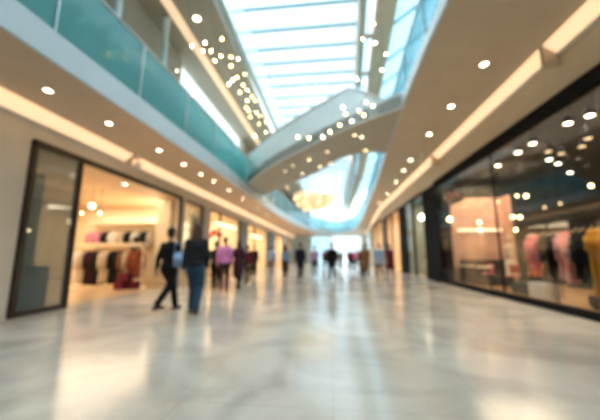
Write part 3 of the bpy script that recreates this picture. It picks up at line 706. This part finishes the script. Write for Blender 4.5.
# ------------------------------------------------------------------ right shop interior
# front part: clothes by the window
rack('black clothes rack behind the right shop window holding pink, black and mustard garments', (5.45,7.1,.012), PI/2, 3.3, 1.80, None, M['black'])
rg = [('salmon','salmon pink',8.58,.95,.5),('salmon','coral pink',8.42,.95,.5),('charcoal','charcoal',8.05,1.05,.55),('black','black',7.78,1.1,.55),('rose','greyish rose',7.52,1.15,.5),('salmon','pale pink',7.34,1.2,.5),('black','black',7.08,1.1,.55),('black','jet black',6.9,1.15,.55),('mustard','mustard yellow',6.68,1.42,.3),('mustard','deep mustard',6.52,1.42,.3),('orchid','mauve',6.28,1.0,.55),('lilac','lilac',6.12,1.0,.5),('grey','grey',5.9,1.1,.5),('mustard','mustard',5.7,1.2,.5)]
for i, (c, cn, y, h, sl) in enumerate(rg):
    garment('%s garment hanging on the right window rack, %s from its far end' % (cn, ['first','second','third','fourth','fifth','sixth','seventh','eighth','ninth','tenth','eleventh','twelfth','thirteenth','fourteenth'][i]), (5.45,y,1.725), .5, M['c_'+c], .43, h, sl, 'garments on the right window rack')
plinth('white display plinth below the hanging black garment in the right window', (5.2,7.95,.012), (.4,.5,.46), M['white'])
plinth('dark grey display plinth beside the white one in the right window', (5.25,8.75,.012), (.45,.5,.4), M['c_slate'])
plinth('long low dark plinth under the mustard garments in the right window', (5.75,6.3,.012), (.5,1.6,.28), M['shop_dark'])
# deep: lit counter
t = thing('service_counter', 'long counter with a bright white back shelf deep inside the right clothes shop', 'counter', (9.0,9.0,.012))
finish('counter_body', B(-.35,.35,-3,3,0,1.05,.02), M['shop_dark'], t); finish('countertop', B(-.4,.4,-3.05,3.05,1.05,1.1,.01), M['wood'], t)
t = thing('display_shelf', 'wall shelf with glowing white panels deep inside the right clothes shop', 'shelf', (11.0,9,.012))
finish('back_panel', B(.2,.3,-3.6,3.6,0,3.2), M['shop_dark'], t)
for z in (1.2,1.75,2.3): finish('shelf', B(-.15,.2,-3.6,3.6,z,z+.04), M['bronze'], t)
for k, (a, b) in enumerate(((-3.2,-2.3),(-1.7,-.2),(.5,1.7),(2.1,3.3))): finish('light_panel', B(.12,.19,a,b,1.95,2.25), mat('shelf_light_%d' % k, (1,1,1), .5, emit=(1,.93,.8), es=2.5), t)
for i in range(16):
    c = ['mustard','white','rust','slate','cream','mustard','black','white'][i % 8]; y = 5.9+i*.42
    o = finish('folded_clothes', B(-.14,.14,-.15,.15,0,.12+.05*(i % 3),.02), M['c_'+c]); o.location = (11.02,y,1.812-.56*(i % 2)-.0+.0); o.location.z = .012+(1.79 if i % 2 else 1.24)
    o['label'] = '%s folded clothes pile on the far wall shelf, place %s from its near end' % (c, ['one','two','three','four','five','six','seven','eight','nine','ten','eleven','twelve','thirteen','fourteen','fifteen','sixteen'][i]); o['category'] = 'clothes pile'; o['group'] = 'folded clothes on the far wall shelf'
# mustard bag on the counter
handbag('mustard handbag standing on the dark counter inside the right shop', (8.9,10.4,1.112), 1.2, M['c_mustard'], 1.6)
# spotlights at the shop ceiling; some stand in for reflections in the shop glass
RSl = [(5.05,6.37,1),(5.2,6.03,.8),(5.08,7.51,.8),(5.12,8.16,.8),(5.24,9.35,1.25),(6.4,8.89,.8),(6.95,9.33,.8),(5.88,8.16,.4),(6.35,8.37,.4),(8.11,10.44,.7),(6.18,7.3,.4),(6.48,7.86,.4)]
M['spot_dim'] = mat('dim_spot_lens', (1,.8,.5), .3, emit=(1,.68,.36), es=2.2)
for i, (x, y, s) in enumerate(RSl):
    t = thing('ceiling_spotlight', '%s black ceiling spotlight in the right shop, %s of those above the garments' % ('dim' if s < .5 else 'bright', nth[i]), 'spotlight', (x,y,4.32), 0, 'ceiling spotlights in the right shop')
    finish('stem', tube(bmesh.new(), [(0,0,0),(0,0,-.26)], .012, 6), M['black'], t)
    finish('can', lathe(bmesh.new(), [(0,-.24),(.07*1,-.25),(.085,-.41),(.075,-.41),(.06,-.36),(0,-.35)], (0,0,0), 18), M['black'], t, True)
    finish('lens', lathe(bmesh.new(), [(0,-.42),(.074,-.415),(.074,-.40),(0,-.40)], (0,0,0), 18), M['lens'] if s > .5 else M['spot_dim'], t, True)
    if s >= .8:
        l = bpy.data.lights.new('spot_beam', 'SPOT'); l.energy = 55; l.color = (1,.8,.55); l.spot_size = 1.7; l.spot_blend = .8; l.shadow_soft_size = .05
        o = bpy.data.objects.new('spot_beam', l); COL.objects.link(o); o.location = (x,y,3.88)
for i, (x, y, z, r) in enumerate(((6.36,10.0,3.05,.06),(8.33,10.0,3.34,.06),(6.08,10.0,3.06,.04),(5.89,10.0,2.37,.055),(6.1,10.0,2.36,.055),(5.93,10.0,1.95,.05),(5.6,10.2,2.9,.04),(6.6,9.6,2.6,.035),(7.2,9.8,2.75,.04))):  # some of these globes stand in for reflections in the shop glass
    pendant('%s small globe pendant in the cluster hanging in the middle of the right shop' % nth[i], (x,y,z), 4.32, r, M['warm_lamp'] if i < 6 else M['spot_dim'], 'globe pendants in the right shop')
# cosmetics / cafe zone beyond y = 9.6: salmon partition wall with lit sign band
struct('wall_partition', B(5.0,7.1,12.6,12.7,.012,3.5), M['shop_pink'])
struct('wall_partition', B(7.0,7.1,12.1,12.6,.012,3.5), M['shop_pink'])
lightbox('glowing shelf band on the salmon partition wall in the right shop', 5.2,6.9,12.5,12.58,2.1,2.2, M['display'])
for zz, lb in ((2.22,'upper'),(1.97,'lower')): pendant(lb+' of two small globe pendants in front of the salmon partition wall', (4.92,10.15,zz), 4.32, .055, M['warm_lamp'], 'globe pendants in the right shop')
area('shop_area_light', (6.2, 11.2, 4.28), 150, 2.2, (1,.72,.48))
area('shop_area_light', (5.75, 6.9, 4.28), 210, 1.6, (1,.84,.66), 5)  # broad lamp added over the window zone to light the garments
pendant('round glowing globe lamp just inside the right shop beside the black pillar', (4.95,12.6,2.62), 4.32, .1, M['warm_lamp'], 'globe pendants in the right shop')
pendant('bright globe lamp in the window of the shop beyond the black pillar', (5.25,17.2,3.3), 4.32, .17, M['lens'], 'globe lamps in the shop beyond the pillar')
def stool_chair(label, loc, rz, m, group):
    t = thing('cafe_chair', label, 'chair', loc, rz, group)
    finish('seat', lathe(bmesh.new(), [(0,.43),(.2,.43),(.21,.45),(.2,.48),(0,.48)], (0,0,0), 18), m, t, True)
    bm = bmesh.new(); ribbon(bm, [(.2*math.cos(a),.2*math.sin(a)) for a in [PI*(.15+.7*k/8) for k in range(9)]], .52, .82, .02); finish('backrest', bm, m, t)
    for k in range(4): finish('leg', tube(bmesh.new(), [(.14*math.cos(PI/4+k*PI/2),.14*math.sin(PI/4+k*PI/2),.44),(.2*math.cos(PI/4+k*PI/2),.2*math.sin(PI/4+k*PI/2),0)], .013, 6), M['bronze'], t)
    return t
def cafe_table(label, loc, group):
    t = thing('cafe_table', label, 'table', loc, 0, group)
    finish('tabletop', lathe(bmesh.new(), [(0,.71),(.36,.71),(.37,.73),(.36,.75),(0,.75)], (0,0,0), 24), M['shop_white'], t, True)
    finish('pedestal', tube(bmesh.new(), [(0,0,.02),(0,0,.71)], .03, 10), M['bronze'], t); finish('foot', lathe(bmesh.new(), [(0,0),(.24,0),(.24,.02),(0,.04)], (0,0,0), 20), M['bronze'], t)
cafe_table('nearer round cream table in the warm corner of the right shop', (5.3,10.6,.012), 'round tables in the right shop')
cafe_table('farther round cream table in the warm corner beside the black pillar', (5.25,11.9,.012), 'round tables in the right shop')
for i, (x, y, rz, c) in enumerate(((5.9,10.4,-1.3,'rust'),(5.35,11.2,0,'charcoal'),(5.85,11.8,-1.2,'salmon'),(5.25,9.95,3.1,'brown'))):
    stool_chair('%s upholstered chair at the round tables of the right shop' % ['rust red','charcoal','salmon pink','brown'][i], (x,y,.012), rz, M['c_'+c], 'chairs at the round tables of the right shop')
mannequin('mannequin in cream clothes beside the round tables in the right shop', (6.4,11.3,.012), 0, M['c_cream'])
mannequin('mannequin in orange red clothes in the middle of the right shop', (6.9,10.8,.012), 0, M['c_rust'])
mannequin('mannequin in dark clothes standing in the centre of the right shop', (6.4,9.4,.012), 0, M['c_charcoal'])
t = thing('shop_sign', 'salmon coloured relief sign of rounded strokes high on the shopfront beside the black pillar', 'sign', (4.98,12.3,3.55))
for k in range(5):
    bm = bmesh.new(); tube(bm, [(0, -.62+k*.28+.1*math.cos(a*PI/5), .16*math.sin(a*PI/5)*(1 if k % 2 else -1)+.02*k) for a in range(6)], .035, 8); finish('stroke', bm, M['c_salmon'], t, True)
finish('backing', B(.05,.08,-.85,.65,-.35,.35,.01), M['bronze'], t)
# timber ledge inside the window, lit warm
struct('trim_22', B(XR+.08, XR+.30, 1.1, 13.0, .012, .13, .01), M['wood'])
plinth('long dark low counter in front of the salmon partition wall', (6.0,12.2,.012), (1.7,.5,.95), M['shop_dark'])
# emissive panels inside two shops on the right
lightbox('glowing panel in the fourth shop on the right', 8.7,8.8,20.6,25.2,.5,3.2, M['display'])
lightbox('glowing panel in the shop beyond the black pillar on the right', 8.7,8.8,15.2,18.8,1.2,2.2, M['display'])
mannequin('mannequin in dark clothes in the shop window beyond the black pillar', (5.5,16.2,.012), 0, M['c_charcoal'])
mannequin('mannequin in pale clothes in the shop window beyond the black pillar', (5.6,18.0,.012), 0, M['c_cream'])

# ------------------------------------------------------------------ people
def capsule(bm, a, b, ra, rb, sy=1., seg=12):
    a = Vector(a); b = Vector(b); d = (b-a); L_ = d.length; d = d.normalized() if L_ > 1e-6 else Vector((0,0,1))
    q = d.to_track_quat('Z', 'Y').to_matrix()
    prof = []
    for k in range(5): t_ = -PI/2+PI/2*k/4; prof.append((ra*math.cos(t_), ra*math.sin(t_)))
    for k in range(5): t_ = PI/2*k/4; prof.append((rb*math.cos(t_), L_+rb*math.sin(t_)))
    n0 = len(bm.verts)
    tmp = bmesh.new(); lathe(tmp, [(max(r,0), z) for r, z in prof], (0,0,0), seg)
    vm = {}
    for v in tmp.verts:
        p = Vector((v.co.x, v.co.y, v.co.z)); p = q @ p; vm[v] = bm.verts.new(a+p)
    for f in tmp.faces: bm.faces.new([vm[v] for v in f.verts])
    tmp.free(); return bm
def ell(bm, c, s, rot=None): return ball(bm, c, 1, s, rot, 16, 12)
def fuse(name, bm, m, parent, vox, smooth=2, **tags):
    """closed forms grown together into one continuous skin"""
    bmesh.ops.recalc_face_normals(bm, faces=bm.faces)
    me = bpy.data.meshes.new(name+'_draft'); bm.to_mesh(me); bm.free()
    o = bpy.data.objects.new(name, me); COL.objects.link(o)
    r = o.modifiers.new('r', 'REMESH'); r.mode = 'VOXEL'; r.voxel_size = vox
    s = o.modifiers.new('s', 'SMOOTH'); s.factor = .6; s.iterations = smooth
    dg = bpy.context.evaluated_depsgraph_get(); dg.update()
    new = bpy.data.meshes.new_from_object(o.evaluated_get(dg)); new.name = name
    o.modifiers.clear(); o.data = new; bpy.data.meshes.remove(me)
    new.materials.clear(); new.materials.append(m)
    for p in new.polygons: p.use_smooth = True
    o.parent = parent
    for k, v in tags.items(): o[k] = v
    return o
def person(label, loc, rz, H=1.74, top='black', legs='black', hair='hair', skin='skin', stride=.25, swing=.3, lean=0., fem=0, long=0, bag=None, skirt=0, coat=0, vox=.014, fine=False, wide=1., sleeves=True):
    """faces local +Y; stride = half step length, swing = arm swing"""
    k = H/1.75
    t = thing('person', label, 'person', loc, rz, None)
    t.scale = (k,k,k)
    V = Vector
    hipz = .93-.35*stride**2
    pel = V((0,0,hipz)); ch = V((0,.02+lean*.45,hipz+.36)); nk = V((0,.01+lean*.6,hipz+.53)); hd = V((0,.045+lean*.7,hipz+.70))
    sh = .168*wide-.012*fem
    S_ = [V((s*sh, ch.y-.01, hipz+.46)) for s in (-1,1)]
    fwd = [stride, -stride]
    Hp = [V((s*.09,0,hipz-.03)) for s in (-1,1)]
    An = []; Kn = []
    for i in (0,1):
        f = fwd[i]; lift = .10*max(0,-f)/.3 if f < 0 else 0.0
        an = V((Hp[i].x*1.05, f*1.0, .085+lift*.9)); 
        mid = (Hp[i]+an)/2; L_ = (Hp[i]-an).length; bend = math.sqrt(max(0,.435**2-(L_/2)**2)); kn = mid+V((0,1,0))*min(bend,.14)+V((0,0,0))
        An.append(an); Kn.append(kn)
    El = []; Ha = []
    for i, s in enumerate((-1,1)):
        f = -fwd[i]/max(.01,stride)*swing if stride > .01 else (0.05*s)
        el = S_[i]+V((s*.028, f*.45-.03, -.275)); ha = el+V((s*.01, f*.55+.07, -.225)); El.append(el); Ha.append(ha)
    # body: one continuous surface
    bm = bmesh.new()
    ell(bm, (0,.0,hipz+.02), (.15,.105,.13)); ell(bm, (0,.01+lean*.2,hipz+.2), (.13,.095,.16)); ell(bm, ch, (.165*wide,.11,.19))
    capsule(bm, nk-V((0,0,.06)), hd-V((0,.02,.04)), .058, .052)
    ell(bm, hd+V((0,-.012,.045)), (.075,.092,.092)); ell(bm, hd+V((0,.02,-.03)), (.058,.068,.085))           # skull and jaw
    capsule(bm, hd+V((0,.086,.02)), hd+V((0,.102,-.012)), .009, .014)                                          # nose
    capsule(bm, hd+V((-.022,.083,-.05)), hd+V((.022,.083,-.05)), .009, .009)                                   # mouth
    for s in (-1,1):
        ell(bm, hd+V((s*.076,-.005,.0)), (.012,.02,.03)); ell(bm, hd+V((s*.03,.073,.028)), (.014,.012,.009))
    for i in (0,1):
        capsule(bm, Hp[i], Kn[i], .082, .055); capsule(bm, Kn[i], An[i], .052, .036)
        capsule(bm, An[i]+V((0,-.03,-.04)), An[i]+V((0,.15,-.05 if fwd[i] >= 0 else -.055)), .034, .028)
        capsule(bm, S_[i], El[i], .048, .036); capsule(bm, El[i], Ha[i], .036, .026)
        d = (Ha[i]-El[i]).normalized(); pc = Ha[i]+d*.045; s = (-1,1)[i]
        ell(bm, pc, (.022,.040,.048))
        for j, (dy, L_) in enumerate(((.030,.060),(.011,.070),(-.010,.066),(-.030,.052))):
            a = pc+V((0,dy,-.03)); b = a+V((-s*.006,dy*.25,-L_*.55)); c = b+V((-s*.020,.0,-L_*.40))
            capsule(bm, a, b, .0095, .009, seg=8); capsule(bm, b, c, .009, .0075, seg=8)
        a = pc+V((-s*.006,.032,.012)); b = a+V((-s*.012,.026,-.028)); capsule(bm, a, b, .011, .010, seg=8); capsule(bm, b, b+V((-s*.006,.006,-.026)), .010, .008, seg=8)
    fuse('body', bm, M[skin], t, min(vox, .010) if fine else vox, 2)
    # top
    bm = bmesh.new(); g = .016+coat*.012
    ell(bm, ch+V((0,-.005,0)), (.175*wide+g,.12+g,.185)); ell(bm, (0,.01+lean*.2,hipz+.18), (.145*wide+g,.11+g,.19)); ell(bm, (0,0,hipz+.04), (.16*wide+g,.12+g,.10))
    if coat >= 1: capsule(bm, (0,0,hipz), (0,-.01,hipz-.12-.25*(coat > 1)), .16+g, .155+g)
    capsule(bm, S_[0]+V((.02,0,.0)), S_[1]-V((.02,0,0)), .062, .062); capsule(bm, nk-V((0,0,.10)), nk-V((0,.005,.02)), .085, .062)
    for i in (0,1):
        capsule(bm, S_[i], El[i], .058+g*.6, .046+g*.5)
        if sleeves: capsule(bm, El[i], El[i].lerp(Ha[i], .92), .045+g*.5, .034+g*.3)
    fuse('shirt', bm, M['c_'+top], t, vox, 2, label='%s top' % top)
    # trousers or skirt
    bm = bmesh.new()
    ell(bm, (0,0,hipz+.0), (.158,.118,.12))
    if skirt: capsule(bm, (0,0,hipz), (0,0,hipz-.38), .14, .19)
    for i in (0,1):
        capsule(bm, Hp[i], Kn[i], .100, .076); capsule(bm, Kn[i], Kn[i].lerp(An[i], .93), .072, .062)
    fuse('trousers' if not skirt else 'skirt', bm, M['c_'+legs], t, vox, 2, label='%s leg wear' % legs)
    # hair
    bm = bmesh.new()
    ell(bm, hd+V((0,-.030,.062)), (.084,.092,.088)); ell(bm, hd+V((0,-.058,.0)), (.078,.055,.085))
    if long:
        capsule(bm, hd+V((0,-.06,0)), hd+V((0,-.085,-.24)), .075, .07); 
        for s in (-1,1): capsule(bm, hd+V((s*.068,-.02,.02)), hd+V((s*.075,-.03,-.17)), .03, .035)
    fuse('hair', bm, M[hair], t, .012, 2)
    for i in (0,1):
        bm = bmesh.new(); a = An[i]
        capsule(bm, a+V((0,-.035,-.04)), a+V((0,.05,-.04)), .042, .038); capsule(bm, a+V((0,.05,-.043)), a+V((0,.155,-.05)), .038, .031)
        box(bm, a.x-.038, a.x+.038, a.y-.07, a.y+.18, a.z-.085, a.z-.05)
        fuse('shoe', bm, M['shoe'], t, .010, 1)
    return t, Ha, S_, k, hipz
def shoulder_bag(label, p, side, m, S_, k, hipz, group=None):
    """a bag hanging from the shoulder of a person p: a thing of its own"""
    w = Matrix.Rotation(p.rotation_euler.z, 3, 'Z')
    s = (-1,1)[side]; off_ = Vector((s*.25, -.02, hipz+.17))*k
    pos = Vector(p.location)+w @ off_
    t = thing('shoulder_bag', label, 'bag', pos, p.rotation_euler.z+PI/2, group)
    bm = bmesh.new(); box(bm, -.12,.12,-.045,.045,-.16,.14,.03); finish('bag_body', bm, m, t, True)
    finish('strap', tube(bmesh.new(), [(-.13,0,.14),(-.06,.03*s,.30),(0,.05*s,.36),(.06,.03*s,.30),(.13,0,.14)], .012, 6), m, t, True)
# man in black, striding right and away
pA = person('person in a black top and trousers striding at the left with a pale blue bag', (-3.36,5.82,0), -.22, 1.76, 'black','black', stride=.36, swing=.16, fine=True, vox=.012)
shoulder_bag('pale blue shoulder bag carried at the side of the person in black', pA[0], 1, M['c_paleblue'], pA[2], pA[3], pA[4])
pB = person('person with brown hair, charcoal jacket and blue jeans, in the left foreground', (-2.70,5.66,0), .2, 1.79, 'charcoal','jeans', 'hair_brown', stride=.2, swing=.08, coat=.6, fine=True, vox=.012, wide=1.0, long=1)
person('person in a bright orchid pink top and dark trousers before the second left shop', (-3.40,9.15,0), .3, 1.72, 'orchid','plum', stride=.14, swing=.12, coat=.5, wide=1.05)
person('person in a dark coat partly hidden left of the person in pink', (-3.85,9.5,0), .2, 1.6, 'charcoal','black', stride=.15, wide=1.0)
person('person with long dark hair in dark plum clothes, right of the pink top', (-3.22,10.0,0), -.3, 1.66, 'plum','black', long=1, stride=.12, coat=2, fem=1)
person('person in a red top just right of the person with long dark hair', (-3.35,11.6,0), .1, 1.55, 'maroon','brown', stride=.15)
person('person in a grey dark coat standing near the grey pillar on the left', (-4.15,15.6,0), .1, 1.68, 'charcoal','charcoal', stride=.1, coat=2)
person('person in a pale blue top before the third left shop', (-3.5,17.2,0), .1, 1.66, 'paleblue','grey', stride=.12)
person('person in a light blue top and black skirt walking away, left of the centre', (-2.24,14.25,0), .05, 1.64, 'paleblue','black', stride=.15, skirt=1, fem=1, long=1)
person('person in a navy jacket and dark trousers walking away, left of the centre', (-1.45,13.9,0), 0, 1.74, 'navy','charcoal', stride=.18, coat=1)
person('person in a lilac top and black trousers between the navy jacket and the central figure', (-.86,15.7,0), .1, 1.66, 'lilac','black', stride=.18, fem=1)
person('broad person in black with blue jeans walking down the centre of the hall', (.03,13.4,0), .1, 1.7, 'black','jeans', stride=.16, wide=1.18, coat=1)
person('small distant person in grey right of the central figure', (.75,23.2,0), 0, 1.6, 'grey','black', stride=.2)
person('distant person in maroon beside the bright entrance', (1.35,21.0,0), 0, 1.62, 'maroon','black', stride=.15)
person('distant person in a pink top near the bright entrance', (1.75,21.9,0), 0, 1.6, 'pink','brown', stride=.15)
person('person in a tan coat walking away right of the bright entrance', (1.72,14.9,0), .1, 1.74, 'tan','charcoal', stride=.16, coat=2)
person('person in a brown jacket close behind the person in the tan coat', (1.95,18.45,0), .1, 1.7, 'brown','brown', stride=.14, coat=1)
person('person in a pale lilac blue top and dark trousers near the right shops', (2.56,16.1,0), .1, 1.74, 'paleblue','black', stride=.15, coat=1, wide=1.1)
person('person in a maroon coat walking beside the right shopfronts', (3.25,16.9,0), .1, 1.74, 'maroon','brown', stride=.15, coat=2)
person('distant person in dark clothes left of the bright entrance', (-.6,27,0), 0, 1.7, 'maroon','black', stride=.2)
person('distant person in dark brown clothes in the middle of the far hall', (.5,29,0), 0, 1.7, 'brown','black', stride=.2)
person('distant person in grey blue clothes in the right of the far hall', (2.4,27,0), 0, 1.7, 'slate','black', stride=.2)

# ------------------------------------------------------------------ hall lamps, sky and added sun
area('hall_ceiling_light', (-4.9, 4.0, 3.97), 14, .5, (1,.75,.5), 8)
for (x, y, z, e) in ((-4.8,5.5,3.9,9),(-4.6,8.4,3.9,9),(3.5,8.2,5.3,14),(3.55,12,5.3,12)):
    l = bpy.data.lights.new('downlight_beam', 'SPOT'); l.energy = e*3; l.color = (1,.84,.6); l.spot_size = 1.5; l.spot_blend = .8; l.shadow_soft_size = .06
    o = bpy.data.objects.new('downlight_beam', l); COL.objects.link(o); o.location = (x,y,z)

w = bpy.data.worlds.new('world'); sc.world = w; w.use_nodes = True
bg = w.node_tree.nodes['Background']; bg.inputs[0].default_value = (.86,.95,1.0,1); bg.inputs[1].default_value = 1.75
sun = bpy.data.lights.new('dome_fill_sun', 'SUN'); sun.energy = 8.5; sun.angle = 2.2; sun.color = (.92,.97,1.0)  # very wide sun added as extra dome light to brighten the interior
so = bpy.data.objects.new('dome_fill_sun', sun); COL.objects.link(so); so.location = (0,10,30); so.rotation_euler = (math.radians(-8), math.radians(4), 0)

# ------------------------------------------------------------------ camera
cam = bpy.data.cameras.new('camera'); co = bpy.data.objects.new('camera', cam); COL.objects.link(co); sc.camera = co
cam.sensor_width = 36; cam.lens = 290/600*36
co.location = (0,0,1.15); co.rotation_euler = (PI/2+math.radians(8.82), 0, math.radians(6.03))
cam.clip_start = .05; cam.clip_end = 300
cam.dof.use_dof = True; cam.dof.focus_distance = .55; cam.dof.aperture_fstop = 1.7; cam.dof.aperture_blades = 0

sc.view_settings.view_transform = 'Standard'; sc.view_settings.look = 'None'; sc.view_settings.gamma = 1; sc.view_settings.use_curve_mapping = False
sc.view_settings.exposure = 0.38
sc.cycles.use_denoising = True; sc.cycles.max_bounces = 10; sc.cycles.transparent_max_bounces = 24; sc.cycles.diffuse_bounces = 5; sc.cycles.glossy_bounces = 4
sc.cycles.sample_clamp_indirect = 6; sc.cycles.caustics_reflective = False; sc.cycles.caustics_refractive = False
